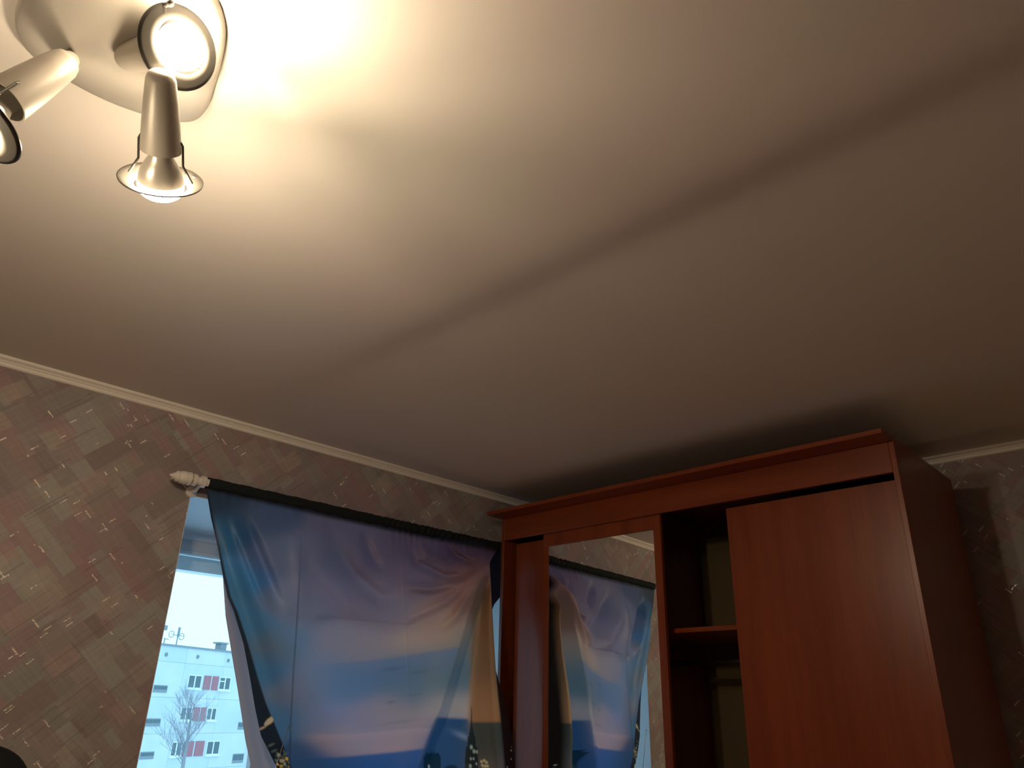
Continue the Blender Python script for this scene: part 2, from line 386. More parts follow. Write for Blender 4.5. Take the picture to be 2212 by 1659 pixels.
# ------------------------------------------------------------------ curtain rod
DR, ZR = .0754, .6898
rr_ = at_wall(445, 1042, DR); ux = V([1, TW, 0]); ux = ux/np.linalg.norm(ux)
def onrod(x): return V([x, YW-DR+TW*(x-2.4), ZR])
rod = thing('curtain_rod', 'white curtain rod with turned pointed finial above the window', 'curtain rod', tuple(onrod(1.06)))
MB().tube([onrod(1.035), onrod(2.56)], .0125, 20).build('pole', M['rod'], rod, True)
for x0, sg in ((1.045, -1), (2.55, 1)):
    prof = [(0,.0001),(0,.0195),(.006,.0205),(.012,.0195),(.014,.0165),(.017,.0165),(.019,.0215),(.023,.0225),(.027,.0215),(.029,.018),(.031,.018),(.033,.021),(.040,.0215),(.052,.0205),(.058,.0165),(.060,.0165),(.062,.0185),(.066,.0175),(.070,.0125),(.078,.0075),(.086,.003),(.089,.0001)]
    o = MB().lathe(onrod(x0), ux*sg, prof, 36).build('finial', M['rod'], rod); autosmooth(o, 40)
    g = MB().lathe(onrod(x0+sg*.0145), ux*sg, [(0,.0165),(.0,.0182),(.0025,.0182),(.0025,.0165)], 32).build('ring', M['gold'], rod, True)
for xb in (1.068, 2.50):
    b_ = MB(); q = onrod(xb)
    b_.lathe(q-ux*.007, ux, [(0,.0127),(0,.0195),(.014,.0195),(.014,.0127)], 28)
    b_.tube([q+V([0,.014,-.004]), q+V([0,DR*.6,-.022]), V([q[0], yw(q[0])-.003, ZR-.022])], .0065, 10)
    b_.lathe(V([q[0], yw(q[0])-.0005, ZR-.022]), (0,-1,0), [(0,.0001),(0,.020),(.005,.019),(.008,.010),(.008,.0001)], 24)
    autosmooth(b_.build('bracket', M['rod'], rod))

# ------------------------------------------------------------------ printed curtain
def lin(c): c = np.asarray(c, float)/255; return np.where(c <= .04045, c/12.92, ((c+.055)/1.055)**2.4)
S = [(470,1090,26,44,66),(480,1150,30,74,112),(500,1250,48,100,150),(520,1350,52,106,160),(560,1450,50,106,166),(600,1550,52,104,164),(560,1120,50,66,98),  # left blues lifted: daylight through the cloth is put into the print colour
 (600,1200,72,84,116),(640,1300,86,98,126),(600,1400,76,104,140),(700,1200,78,84,110),(700,1280,88,90,120),(800,1200,76,72,98),(900,1180,72,64,88),
 (900,1250,84,78,100),(1000,1200,62,50,74),(1000,1280,104,84,94),(950,1340,126,108,108),(850,1330,98,96,118),(750,1400,102,108,134),(900,1390,138,126,126),
 (980,1380,144,126,116),(800,1400,116,114,130),(700,1450,90,110,146),(750,1480,74,104,146),(850,1460,74,100,136),(950,1440,84,104,124),(900,1500,80,104,130),
 (850,1540,122,120,140),(780,1560,112,114,146),(700,1550,94,114,160),(750,1600,126,124,150),(850,1610,138,126,146),(930,1600,130,124,146),(700,1680,38,80,142),(800,1680,38,74,130),
 (900,1690,44,84,136),(1000,1400,80,106,122),(985,1470,78,104,122),(1000,1535,144,140,146),(970,1535,144,140,146),(985,1590,38,78,132),(960,1640,46,88,140),(1000,1640,38,74,124),
 (900,1440,84,104,126),(1040,1300,104,80,70),(1030,1250,100,74,76),(650,1650,44,80,140),(640,1500,90,110,150),(880,1560,126,122,140),(800,1300,92,90,114),(750,1150,74,76,104)]
S = np.array(S, float); Sl = lin(S[:, 2:])
def smooth(e0, e1, x): t = np.clip((x-e0)/(e1-e0), 0, 1); return t*t*(3-2*t)
def polyx(pts, y): pts = np.array(pts, float); return np.interp(y, pts[:, 1], pts[:, 0])
EDGE_L = [(445,1035),(446,1060),(456,1120),(470,1180),(480,1236),(492,1290),(505,1320),(526,1390),(541,1470),(551,1530),(564,1590),(594,1650),(640,1730),(700,1900),(740,2300),(745,2400)]
EDGE_IN = [(447,1035),(450,1060),(461,1120),(475,1180),(486,1236),(499,1290),(513,1320),(536,1390),(556,1460),(575,1520),(600,1580),(618,1625),(630,1659),(690,1750),(740,1900),(770,2400)]
EDGE_R = [(1084,1150),(1082,1178),(1060,1205),(1052,1216),(1050,1260),(1053,1310),(1057,1380),(1066,1430),(1080,1480),(1094,1530),(1104,1580),(1112,1640),(1116,1700),(1120,1900),(1120,2400)]
EDGE_RIN = [(1083,1150),(1081,1178),(1063,1205),(1058,1216),(1060,1260),(1063,1310),(1067,1380),(1070,1430),(1073,1480),(1077,1530),(1081,1580),(1086,1640),(1089,1700),(1092,1900),(1095,2400)]
FOLD = [(1052,1222),(1044,1250),(1030,1290),(1014,1340),(1000,1390),(985,1440),(970,1490),(958,1530),(944,1560),(930,1595),(914,1640),(900,1690)]
rngp = np.random.default_rng(3)
SPK = [(rngp.uniform(596,632), rngp.uniform(1612,1700), rngp.uniform(1.6,3.4), rngp.integers(0,3)) for _ in range(60)] + \
      [(rngp.uniform(1088,1106), rngp.uniform(1600,1700), rngp.uniform(1,2), 1) for _ in range(8)]
def cloth_color(X, Y):
    W_ = np.zeros(X.shape); Cc = np.zeros(X.shape+(3,))
    for (sx_, sy_, *_r), cl in zip(S, Sl):
        g = np.exp(-(((X-sx_)/52)**2+((Y-sy_)/34)**2)) + 1e-5/(1+((X-sx_)**2+(Y-sy_)**2)/4e3)
        W_ += g; Cc += g[..., None]*cl
    c = Cc/W_[..., None]
    def blend(mask, col): 
        nonlocal c; c = c*(1-mask[..., None]) + lin(col)*mask[..., None]
    # dusk cloud layers, left of the main fold
    fx = polyx(FOLD, Y)
    lf = 1-smooth(-14, 4, X-fx)
    k1 = np.interp(X, [620,740,850,980], [1436,1432,1420,1398])
    blend(lf*smooth(640,760,X)*smooth(-3,5,Y-k1)*(1-smooth(6,70,Y-k1))*.55, (68,100,144))
    k2 = np.interp(X, [630,720,850,930], [1640,1636,1624,1614])
    blend(smooth(-3,5,Y-k2)*lf*.95, (36,78,140))
    k3 = np.interp(X, [630,760,900], [1588,1586,1574])
    blend(lf*smooth(-4,3,Y-k3)*(1-smooth(0,22,Y-k3))*.35*smooth(640,700,X), (150,140,160))
    # faint dark wisps
    for wx, wy, a_, b_, s_ in ((845,1445,22,4,.35),(905,1452,26,4,.3),(895,1500,18,3,.25),(845,1517,10,3,.5),(700,1335,26,8,.35),(860,1560,40,3,.2)):
        blend(np.exp(-(((X-wx)/a_)**2+((Y-wy+(X-wx)*.15)/b_)**2))*s_, (60,74,100))
    # right strip: amber sky over dark skyline
    am = smooth(-9, 6, X-np.interp(Y, [1230,1400,1560,1659], [1030,1018,1014,1018]))*smooth(1225,1330,Y)
    amc = lin((106,86,70))*(1-smooth(1430,1535,Y))[..., None] + lin((132,104,80))*smooth(1430,1535,Y)[..., None]
    c = c*(1-am[..., None]) + amc*am[..., None]
    blend(am*smooth(1556,1564,Y), (58,66,68)); blend(am*smooth(1600,1670,Y)*.5, (92,84,92))
    rs = 1-lf
    blend(rs*(1-am)*smooth(1547,1556,Y-(X-985)*.05), (40,74,116))
    blend(rs*(1-am)*np.exp(-(((X-1000)/22)**2+((Y-1590-(X-1000)*.4)/7)**2))*.7, (110,130,165))
    # skyline silhouettes
    dk = (14,44,66)
    def rect(x0, x1, y0, y1=1900, col=dk): blend(smooth(x0-1, x0+1, X)*(1-smooth(x1-1, x1+1, X))*smooth(y0-1, y0+1, Y)*(1-smooth(y1-1, y1+1, Y)), col)
    rect(915,952,1633); rect(919,949,1627,1634); rect(931,933,1622,1630); rect(937,939,1621,1630); rect(944,946,1625,1634)
    blend(np.exp(-(((X-975)/16)**2+((Y-1662)/10)**2)**3), dk)
    tx = 1018.5; half = np.interp(Y, [1526,1566,1568,1590,1592,1612,1614,1640,1900], [.5,1.4,2,6,8,9,12,14,18])
    blend((1-smooth(-1, 1, np.abs(X-tx)-half))*smooth(1524,1528,Y), (18,34,42))
    for lx, ly, lr in ((1018,1614,3.2),(1024,1623,3.0),(1030,1624,2.4),(1017,1639,2.2),(1023,1639,2.0),(1016,1655,3),(1029,1650,2)):
        blend(np.exp(-(((X-lx)/lr)**2+((Y-ly)/(lr*1.5))**2)**2)*.85, (150,175,175))
    for lx, ly in ((1040,1645),(1046,1643),(1051,1647),(1042,1653),(1048,1655),(1053,1655),(1044,1661)):
        blend(np.exp(-(((X-lx)**2+(Y-ly)**2)/9)**2)*.9, (190,180,140))
    blend(np.exp(-(((X-926.5)/1.8)**2+((Y-1656)/4)**2)**2)*.9, (190,215,210))
    # black borders of the print, with the lights of the city
    bl = 1-smooth(-2.5, 2.5, X-polyx(EDGE_IN, Y)); blend(bl*.95, (12,24,38))
    br = np.zeros(X.shape)+smooth(.0, .25, np.asarray(BORD)+X*0); blend(br, (12,12,14))
    for lx, ly, rx_, ry_, col in ((583,1557,8,6,(225,205,170)),(577,1562,5,4,(235,225,200)),(588,1552,5,5,(210,190,150)),(566,1573,9,2.4,(150,145,140)),(586,1609,7,2,(90,110,120)),(592,1622,6,2,(80,110,120))):
        blend(np.exp(-((((X-lx)+(Y-ly)*.2)/rx_)**2+(((Y-ly)+(X-lx)*.45)/ry_)**2)**2)*bl, col)
    for lx, ly, lr, cc in SPK:
        blend(np.exp(-(((X-lx)**2+(Y-ly)**2)/(lr*lr))**2)*np.clip(bl+br, 0, 1)*.8, ((210,180,90),(180,190,170),(90,120,130))[cc])
    # top pocket band
    tb = np.interp(X, [440,700,900,1090], [1058,1117,1160,1196])
    blend((1-smooth(-7, 5, Y-tb))*.93, (10,18,24))
    # seam thread
    sm = polyx([(652,1120),(647,1250),(641,1350),(634,1450),(628,1560),(624,1700)], Y)
    blend(np.exp(-((X-sm)/1.5)**2)*.6*smooth(1120,1300,Y), (16,24,40))
    return c
def dist_poly(X, Y, pts):
    best = np.full(X.shape, 1e9); fr = np.zeros(X.shape); acc = 0.0
    for (x0, y0), (x1, y1) in zip(pts[:-1], pts[1:]):
        dx, dy = x1-x0, y1-y0; t = np.clip(((X-x0)*dx+(Y-y0)*dy)/(dx*dx+dy*dy), 0, 1)
        d2 = (X-x0-t*dx)**2+(Y-y0-t*dy)**2; L_ = math.hypot(dx, dy)
        fr = np.where(d2 < best, acc+t*L_, fr); best = np.minimum(best, d2); acc += L_
    fr = fr/acc
    return np.sqrt(best), smooth(-.05, .3, fr)*(1-smooth(.6, 1.0, fr))
# folds: (polyline, width, height towards the room)
RID = [
 ([(1056,1216),(1030,1235),(985,1262),(930,1272),(885,1268),(850,1250)], 9, .010),
 ([(1052,1222),(1010,1262),(960,1300),(900,1328),(850,1338)], 10, .008),
 ([(1048,1232),(1010,1290),(985,1330),(940,1370)], 9, .007),
 ([(1040,1225),(1000,1245),(960,1245),(900,1215),(872,1165)], 8, -.009),
 ([(880,1290),(820,1290),(760,1240),(725,1180),(700,1120)], 15, -.011),
 ([(850,1340),(760,1310),(690,1230),(655,1130)], 20, .007),
 ([(825,1235),(800,1195),(780,1140)], 10, -.007),
 ([(610,1320),(560,1200),(515,1090)], 11, -.011),
 ([(585,1330),(540,1220),(490,1090)], 9, .007),
 ([(470,1090),(500,1220),(560,1400),(625,1600)], 16, .008),
 ([(640,1150),(648,1250),(655,1330)], 16, .005),
 ([(905,1165),(925,1200),(965,1215),(1000,1210)], 7, .006),
 ([(960,1170),(985,1200),(1010,1212),(1050,1214)], 6, -.008),
 ([(640,1334),(740,1338),(860,1350),(1000,1350)], 3.5, -.0010),
 ([(620,1322),(640,1342),(660,1350)], 7, -.0016),
 ([(870,1365),(890,1348),(905,1345)], 3.5, -.0018),
 ([(868,1160),(871,1260),(876,1350),(884,1500),(886,1640)], 3.0, .0005),
]
CTRL = [(445,1060,.080),(560,1075,.080),(700,1112,.082),(850,1142,.082),(960,1163,.084),(1075,1182,.085),
 (1055,1216,.250),(1058,1300,.268),(1064,1400,.285),(1070,1500,.310),(1080,1580,.330),(1086,1659,.335),(1018,1560,.283),(1016,1650,.285),(927,1630,.238),
 (583,1557,.130),(985,1440,.262),(930,1300,.205),(870,1365,.190),(1000,1230,.190),(960,1210,.140),(700,1250,.120),(652,1150,.100),(500,1300,.098),(460,1180,.085),
 (640,1650,.160),(560,1450,.115),(780,1500,.175),(720,1380,.145),(850,1230,.125),(900,1900,.24),(700,1900,.18),(1090,1900,.34),(700,2300,.18),(1090,2300,.34),(640,1400,.125)]
_C = np.array(CTRL, float); _n = len(_C)
def _phi(r2): return np.where(r2 > 0, .5*r2*np.log(np.maximum(r2, 1e-12)), 0)
_x, _y = _C[:, 0]/300, _C[:, 1]/300
_A = np.zeros((_n+3, _n+3)); _A[:_n, :_n] = _phi((_x[:, None]-_x)**2+(_y[:, None]-_y)**2)+np.eye(_n)*.004
_A[:_n, _n] = 1; _A[:_n, _n+1] = _x; _A[:_n, _n+2] = _y; _A[_n:, :_n] = _A[:_n, _n:].T
_w = np.linalg.solve(_A, np.concatenate([_C[:, 2], [0, 0, 0]]))
def base_depth(X, Y):
    x, y = X/300, Y/300; d = _w[_n]+_w[_n+1]*x+_w[_n+2]*y
    for i in range(_n): d = d+_w[i]*_phi((x-_x[i])**2+(y-_y[i])**2)
    return np.clip(d, .05, .40)
def cloth_depth(X, Y):
    d = base_depth(X, Y)
    for pts, wdt, h in RID:
        ds, tp_ = dist_poly(X, Y, pts); d += 2.8*h*tp_*np.exp(-(ds/(wdt*1.15))**2)
    # the main fold: cloth to its right hangs behind, edge rolls forward
    s_ = X-polyx(FOLD, Y); on = smooth(1225, 1290, Y)*(1-smooth(1650, 1720, Y))
    wr_ = np.maximum(polyx(EDGE_RIN, Y)-polyx(FOLD, Y), 30)
    d += on*(.016*smooth(-70, -12, s_)*(1-smooth(-8, 4, s_)) - .065*smooth(-6, 14, s_)*(1-smooth(.35, 1.0, s_/wr_)))
    e = X-polyx(EDGE_RIN, Y); d += smooth(1230, 1300, Y)*.008*np.exp(-((e+9)/9)**2)
    # gathers under the rod
    tb = np.interp(X, [440,700,900,1090], [1058,1117,1160,1196])
    ga = np.exp(-np.clip(Y-tb+12, 0, 400)/22)
    d += ga*.0035*(np.sin(X*.42+2*np.sin(X*.05))*smooth(780, 900, X)+.4*np.sin(X*.21+np.sin(X*.09)))
    d += ga*.002
    # the black side border turns back towards the window
    d -= .12*BORD*(1-smooth(1400, 1560, Y))*smooth(1185, 1225, Y) + .10*BORD*smooth(1400, 1560, Y)
    # soft random drape
    d += .0022*np.sin(X*.021+Y*.006)*np.sin(Y*.013-X*.004+1)
    return d
BORD = 0
def sheet(name, NU, NV, y0f, y1, el, er, colf, depthf, matname, parent, ern=None):
    global BORD
    u_ = np.linspace(0, 1, NU); v_ = np.linspace(0, 1, NV)
    Um, Vm = np.meshgrid(u_, v_, indexing='ij')
    Y = np.empty(Um.shape); X = np.empty(Um.shape)
    for it in range(1):
        X0 = 445+Um*640
        ytop = y0f(X0)
        Y = ytop + (y1-ytop)*Vm**1.7
        if ern is None: X = polyx(el, Y)*(1-Um)+polyx(er, Y)*Um; BORD = 0
        else:
            a_ = np.clip(Um/.93, 0, 1); BORD = np.clip((Um-.93)/.07, 0, 1)
            X = polyx(el, Y)*(1-a_)+polyx(ern, Y)*a_; X = X + (polyx(er, Y)-polyx(ern, Y))*BORD
    Dp = depthf(X, Y)
    qx = Fw[:, None, None]+(X-CX)/FPX*Rt[:, None, None]-(Y-CY)/FPX*Ut[:, None, None]
    s_ = (YW-Dp-TW*2.4)/(qx[1]-TW*qx[0]); P = np.moveaxis(qx*s_, 0, -1).reshape(-1, 3)
    org = np.array(parent.location)
    me = bpy.data.meshes.new(name)
    idx = np.arange(NU*NV).reshape(NU, NV)
    F4 = np.stack([idx[:-1,:-1], idx[:-1,1:], idx[1:,1:], idx[1:,:-1]], -1).reshape(-1, 4)
    me.vertices.add(len(P)); me.vertices.foreach_set('co', (P-org).astype(np.float32).ravel())
    me.loops.add(F4.size); me.loops.foreach_set('vertex_index', F4.astype(np.int32).ravel())
    me.polygons.add(len(F4)); me.polygons.foreach_set('loop_start', np.arange(0, F4.size, 4, dtype=np.int32))
    me.update(calc_edges=True); me.validate()
    me.polygons.foreach_set('use_smooth', np.ones(len(F4), bool))
    if colf is not None:
        ca = me.color_attributes.new('print', 'FLOAT_COLOR', 'POINT')
        cc = np.ones((len(P), 4)); cc[:, :3] = colf(X, Y).reshape(-1, 3)
        ca.data.foreach_set('color', cc.astype(np.float32).ravel())
    me.materials.append(M[matname]); o = bpy.data.objects.new(name, me); C.objects.link(o); o.parent = parent
    return o
def clothmat(name, gain, transl, attr=True, col=(.5,.5,.5)):
    m = bpy.data.materials.new(name); m.use_nodes = True; nt = m.node_tree; b = nt.nodes['Principled BSDF']
    b.inputs['Roughness'].default_value = .48; b.inputs['Specular IOR Level'].default_value = .45
    o = [n for n in nt.nodes if n.type == 'OUTPUT_MATERIAL'][0]
    tl = nt.nodes.new('ShaderNodeBsdfTranslucent'); mx = nt.nodes.new('ShaderNodeMixShader'); mx.inputs[0].default_value = transl
    if attr:
        at = nt.nodes.new('ShaderNodeVertexColor'); at.layer_name = 'print'
        gm = nt.nodes.new('ShaderNodeMix'); gm.data_type = 'RGBA'; gm.blend_type = 'MULTIPLY'; gm.inputs[0].default_value = 1
        gm.inputs[7].default_value = (*gain, 1); gm.clamp_result = True
        nt.links.new(at.outputs[0], gm.inputs[6]); src = gm.outputs[2]
        nt.links.new(src, b.inputs['Base Color']); nt.links.new(src, tl.inputs[0])
    else:
        b.inputs['Base Color'].default_value = (*col, 1); tl.inputs[0].default_value = (*col, 1)
    # fine weave
    tc_ = nt.nodes.new('ShaderNodeTexCoord'); nz = nt.nodes.new('ShaderNodeTexNoise'); nz.inputs['Scale'].default_value = 60; nt.links.new(tc_.outputs['Object'], nz.inputs['Vector'])
    bp = nt.nodes.new('ShaderNodeBump'); bp.inputs['Strength'].default_value = .06; bp.inputs['Distance'].default_value = .004
    nt.links.new(nz.outputs[0], bp.inputs['Height']); nt.links.new(bp.outputs[0], b.inputs['Normal'])
    nt.links.new(b.outputs[0], mx.inputs[1]); nt.links.new(tl.outputs[0], mx.inputs[2]); nt.links.new(mx.outputs[0], o.inputs[0])
    return m
M['print'] = clothmat('printed_satin', (3.3, 3.0, 2.55), .24)
M['lining'] = clothmat('pale_lining', None, .35, False, (.50,.40,.40))
M['pocket'] = mat('dark_pocket_cloth', (.014,.020,.024), .8, 0, .2)
ctop = lambda X: np.interp(X, [440,700,900,1090], [1052,1108,1150,1183])
cur = thing('printed_curtain', 'satin curtain printed with dusk clouds over a city skyline, hung across the window', 'curtain', tuple(onrod(1.7)))
sheet('cloth', 460, 560, ctop, 2300, EDGE_L, EDGE_R, cloth_color, cloth_depth, 'print', cur, EDGE_RIN)['label'] = 'front cloth with printed sky, dark borders and city lights'
# rod pocket: cloth tube gathered round the pole
N = 420; K = 20; pv = []
for i in range(N):
    x = 1.083+(2.47-1.083)*i/(N-1); q = onrod(x); gth = smooth(1.6, 2.1, V([x]))[0]
    for k in range(K):
        th = 2*math.pi*k/K
        rad = .0185+.0016*math.sin(x*210+1.5*math.sin(x*37)+.8*math.sin(th*2))*(.25+gth)+.0008*math.sin(x*63)
        pv.append(q+V([0, math.cos(th)*rad, math.sin(th)*rad*(1.12 if math.sin(th) < 0 else 1.0)]))
pf = [(i*K+k, i*K+(k+1) % K, (i+1)*K+(k+1) % K, (i+1)*K+k) for i in range(N-1) for k in range(K)]
MB().add(pv, pf).build('rod_pocket', M['pocket'], cur, True)['label'] = 'dark gathered rod pocket'
# second fold of the same cloth hanging behind on the right, by the wardrobe
EB_L = [(1010,1150),(1010,1190),(1020,1240),(1040,1290),(1052,1312),(1056,1330)]
EB_R = [(1090,1150),(1088,1200),(1086,1260),(1080,1290),(1068,1305),(1058,1330)]
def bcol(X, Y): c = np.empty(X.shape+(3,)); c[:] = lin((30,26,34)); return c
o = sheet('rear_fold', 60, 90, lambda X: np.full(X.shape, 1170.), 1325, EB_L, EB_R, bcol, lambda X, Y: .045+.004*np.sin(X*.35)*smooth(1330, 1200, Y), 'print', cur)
# pale lining whose edge shows beside the sky
LN_L = [(478,1225),(481,1240),(487,1330),(500,1410),(515,1500),(530,1600),(543,1659),(560,1750),(580,1900),(600,2300)]
LN_R = [(484,1225),(500,1240),(560,1330),(600,1410),(640,1500),(680,1600),(700,1659),(720,1750),(740,1900),(760,2300)]
lin_t = thing('lining_curtain', 'pale pinkish curtain edge hanging behind the printed curtain beside the sky', 'curtain', tuple(onrod(1.3)-V([0, 0, .3])))
sheet('cloth', 60, 160, lambda X: np.full(X.shape, 1226.), 2300, LN_L, LN_R, None, lambda X, Y: .040+.004*np.sin((X-polyx(LN_L, Y))*.16), 'lining', lin_t)

# ------------------------------------------------------------------ ceiling lamp with swivelling reflector spots
plx = [(.066,1.09),(.078,1.135),(.105,1.168),(.150,1.182),(.224,1.184),(.290,1.166),(.335,1.142),(.357,1.112),(.356,1.070),(.340,1.02),(.325,.965),(.300,.905),(.262,.862),(.205,.845),(.150,.862),(.108,.91),(.082,.97),(.068,1.03)]
def chaikin(p_, n=2):
    for _ in range(n): p_ = [q for a, b in zip(p_, p_[1:]+p_[:1]) for q in ((.75*a[0]+.25*b[0], .75*a[1]+.25*b[1]), (.25*a[0]+.75*b[0], .25*a[1]+.75*b[1]))]
    return p_
pl = chaikin(plx); pc = np.mean(pl, axis=0)
lamp = thing('ceiling_spotlight', 'rounded triangular ceiling lamp with three swivelling reflector spots', 'ceiling lamp', (pc[0], pc[1], HC-.02))
pm = MB(); n_ = len(pl); lv = [(1.0, HC+.004), (1.0, .936), (.985, .929), (.95, .925), (.8, .918), (.55, .912), (.25, .910), (.02, .910)]
vv = [(pc[0]+(x-pc[0])*s_, pc[1]+(y-pc[1])*s_, z) for s_, z in lv for x, y in pl]
fs = [(j*n_+i, j*n_+(i+1) % n_, (j+1)*n_+(i+1) % n_, (j+1)*n_+i) for j in range(len(lv)-1) for i in range(n_)]
fs.append(tuple((len(lv)-1)*n_+i for i in range(n_)))
autosmooth(pm.add(vv, fs).build('ceiling_plate', M['plate'], lamp), 50)
BULBPROF = [(-.104,.0001),(-.104,.0135),(-.060,.0145),(-.044,.0150),(-.038,.0165),(-.030,.0215),(-.020,.0270),(-.010,.0300),(-.001,.0318)]
FACEPROF = [(-.001,.0316),(.009,.0316),(.014,.0305),(.019,.0270),(.023,.0215),(.026,.012),(.027,.0001)]
def spot(joint, c, ax, ringr=.058):
    c = np.array(c, float); ax = np.array(ax, float); ax /= np.linalg.norm(ax); joint = np.array(joint, float)
    s = MB().tube([joint*(.926/joint[2]), joint*(1+.35*(.926/joint[2]-1)), c-ax*.146], [.013, .0125, .012], 16).build('swivel_arm', M['lampmetal'], lamp); autosmooth(s, 50)
    h = MB().lathe(c, ax, [(-.160,.0001),(-.160,.011),(-.156,.0165),(-.148,.0195),(-.12,.0225),(-.09,.0250),(-.056,.0272),(-.048,.0275),(-.048,.0255),(-.070,.0245),(-.09,.0235)], 36).build('lamp_holder', M['lampmetal'], lamp); autosmooth(h, 40)
    b = MB().lathe(c, ax, BULBPROF, 36).build('bulb', M['bulbback'], lamp, True); recalc(b)
    f = MB().lathe(c, ax, FACEPROF, 36).build('bulb_face', M['glow'], b, True); recalc(f); f['label'] = 'glowing bulb face'
    # slightly dished ring round the bulb
    rg = MB().lathe(c, ax, [(.0075,.0362),(.0035,.045),(-.0005,.053),(-.0022,.0575),(-.0042,.058),(-.0040,.0565),(-.0018,.052),(.0018,.045),(.0055,.0362)], 56, True).build('reflector_ring', M['ring'], lamp, True); recalc(rg)
    t = np.cross(ax, [0, 0, 1]); t /= np.linalg.norm(t)
    for sg in (-1, 1):
        w_ = MB().tube([c-ax*.066+t*sg*.0262, c-ax*.060+t*sg*.0292, c-ax*.030+t*sg*.0300, c-ax*.006+t*sg*.0430], .0017, 8).build('wire_bracket', M['ring'], lamp, True)
    k = MB().lathe(c-ax*.003+t*.0+(np.cross(ax, t)*-.036+t*.040), ax, [(0,.0001),(0,.004),(.010,.0032),(.013,.0045),(.018,.0045),(.021,.0001)], 16).build('thumb_screw', M['ring'], lamp); autosmooth(k)
# centre spot tilts towards the window; the near one looks back into the room; the left one towards the left wall
c2 = V([.292, 1.002, .705]); a2 = V([.43, .74, -.50]); a2 = a2/np.linalg.norm(a2)
c1 = V([.240, .893, .850]); a1 = V([.2, -.92, -.36]); a1 = a1/np.linalg.norm(a1)
c3 = ray(-58, 262); c3 = c3/np.linalg.norm(c3)*1.13; j3 = ray(118, 150); j3 = j3/np.linalg.norm(j3)*1.20; a3 = (c3-j3)/np.linalg.norm(c3-j3)
spot(c2-a2*.16, c2, a2)
spot(c1-a1*.158, c1, a1)
spot(c3-a3*.16, c3, a3)

# ------------------------------------------------------------------ small indoor things
tip = V([1.4238, 2.2922, -.050]); low = V([1.412, 2.352, -.16]); dr_ = (low-tip)/np.linalg.norm(low-tip)
zs = ZO0; base = tip+dr_*((zs+.03-tip[2])/dr_[2])
base = V([1.36, yw(1.36)-.035, zs])
ant = thing('indoor_antenna', 'thin metal rod antenna with a ball tip in front of the curtain', 'antenna', tuple(base))
MB().tube([base+V([0,0,.03]), base*.45+tip*.55, tip], [.0022, .0016, .0011], 8).build('rod', M['steel'], ant, True)
MB().lathe(tip-V([0,0,.004]), (0,0,1), [(0,.0001),(.001,.002),(.004,.0032),(.007,.002),(.008,.0001)], 14).build('ball_tip', M['steel'], ant, True)
autosmooth(MB().bev((base[0]-.03, base[1]-.02, zs), (base[0]+.03, base[1]+.02, zs+.03), .004).build('base', M['black'], ant))
# dark high-backed armchair whose top corner enters the frame at lower left
hp = at_wall(20, 1652, .30)
ac = thing('high_back_chair', 'black high-backed chair whose rounded top shows in the lower left corner', 'chair', (hp[0], hp[1]-.05, FZ))
def pad(nm, cen, half, pw=3.2, nu=40, nv=24):
    vv = []; 
    for i in range(nu):
        for j in range(nv+1):
            th = 2*math.pi*i/nu; ph = math.pi*(j/nv-.5)
            sp_ = lambda v, e: math.copysign(abs(v)**e, v); e = 2/pw
            vv.append(V(cen)+V([half[0]*sp_(math.cos(th), e)*sp_(math.cos(ph), e), half[1]*sp_(math.sin(th), e)*sp_(math.cos(ph), e), half[2]*sp_(math.sin(ph), e)]))
    fs = [(i*(nv+1)+j, ((i+1) % nu)*(nv+1)+j, ((i+1) % nu)*(nv+1)+j+1, i*(nv+1)+j+1) for i in range(nu) for j in range(nv)]
    o = MB().add(vv, fs).build(nm, M['black'], ac, True); return recalc(o)
pad('headrest', hp+V([-.11, -.03, -.07]), (.155, .05, .12), 2.4)
pad('backrest', (hp[0]-.11, hp[1]-.03, -.62), (.24, .06, .50))
pad('seat', (hp[0]-.11, hp[1]-.30, -1.08), (.26, .27, .06))
MB().tube([(hp[0]-.11, hp[1]-.28, -1.12), (hp[0]-.11, hp[1]-.28, -1.47)], .03, 14).build('gas_column', M['steel'], ac, True)
for k in range(5):
    a = k*2*math.pi/5+.3; q = V([hp[0]-.11, hp[1]-.28, -1.47]); e = q+V([math.cos(a)*.22, math.sin(a)*.22, -.045])
    MB().tube([q, e, e+V([0,0,-.035])], [.022, .016, .018], 10).build('leg', M['black'], ac, True)

# ------------------------------------------------------------------ outdoors
FD = 66.0
ef = V([.945, .327, 0]); ef = ef/np.linalg.norm(ef); nf = V([ef[1], -ef[0], 0]); P0 = ray(430, 1470)*FD; G = -13.5
Rf = np.stack([ef, -nf, V([0,0,1])], 1)     # local x along facade, y away from us, z up
def fac(x, y): q = ray(x, y); P = q*((P0@nf)/(q@nf)); return (P-P0)@ef, P[2]
PB = V([P0[0], P0[1], 0.])
M['panel'] = mat('pale_panel_render', (.62,.64,.64), .9)
M['panel2'] = mat('pale_panel_render_alt', (.58,.62,.63), .9)
M['red'] = mat('faded_red_panel', (.42,.16,.17), .8)
M['dkglass'] = mat('dark_pane', (.09,.13,.14), .25)
M['wframe'] = mat('white_far_frame', (.80,.82,.82), .7)
M['grey'] = mat('grey_far_trim', (.25,.28,.29), .8)
for k in ('panel', 'panel2'):
    t = NT(M[k]); tc_ = t.n('ShaderNodeTexCoord')
    base_ = M[k].node_tree.nodes['Principled BSDF'].inputs['Base Color'].default_value[:3]
    t.l(t.ramp(t.noise(tc_.outputs['Object'], .6, 5), [(.3, tuple(q*.94 for q in base_)), (.7, tuple(q*1.04 for q in base_))]), t.b.inputs['Base Color'])
struct(MB().box((-120, 8, G-.3), (220, 260, G)).build('ground', mat('snowy_ground', (.75,.78,.8), .95)))
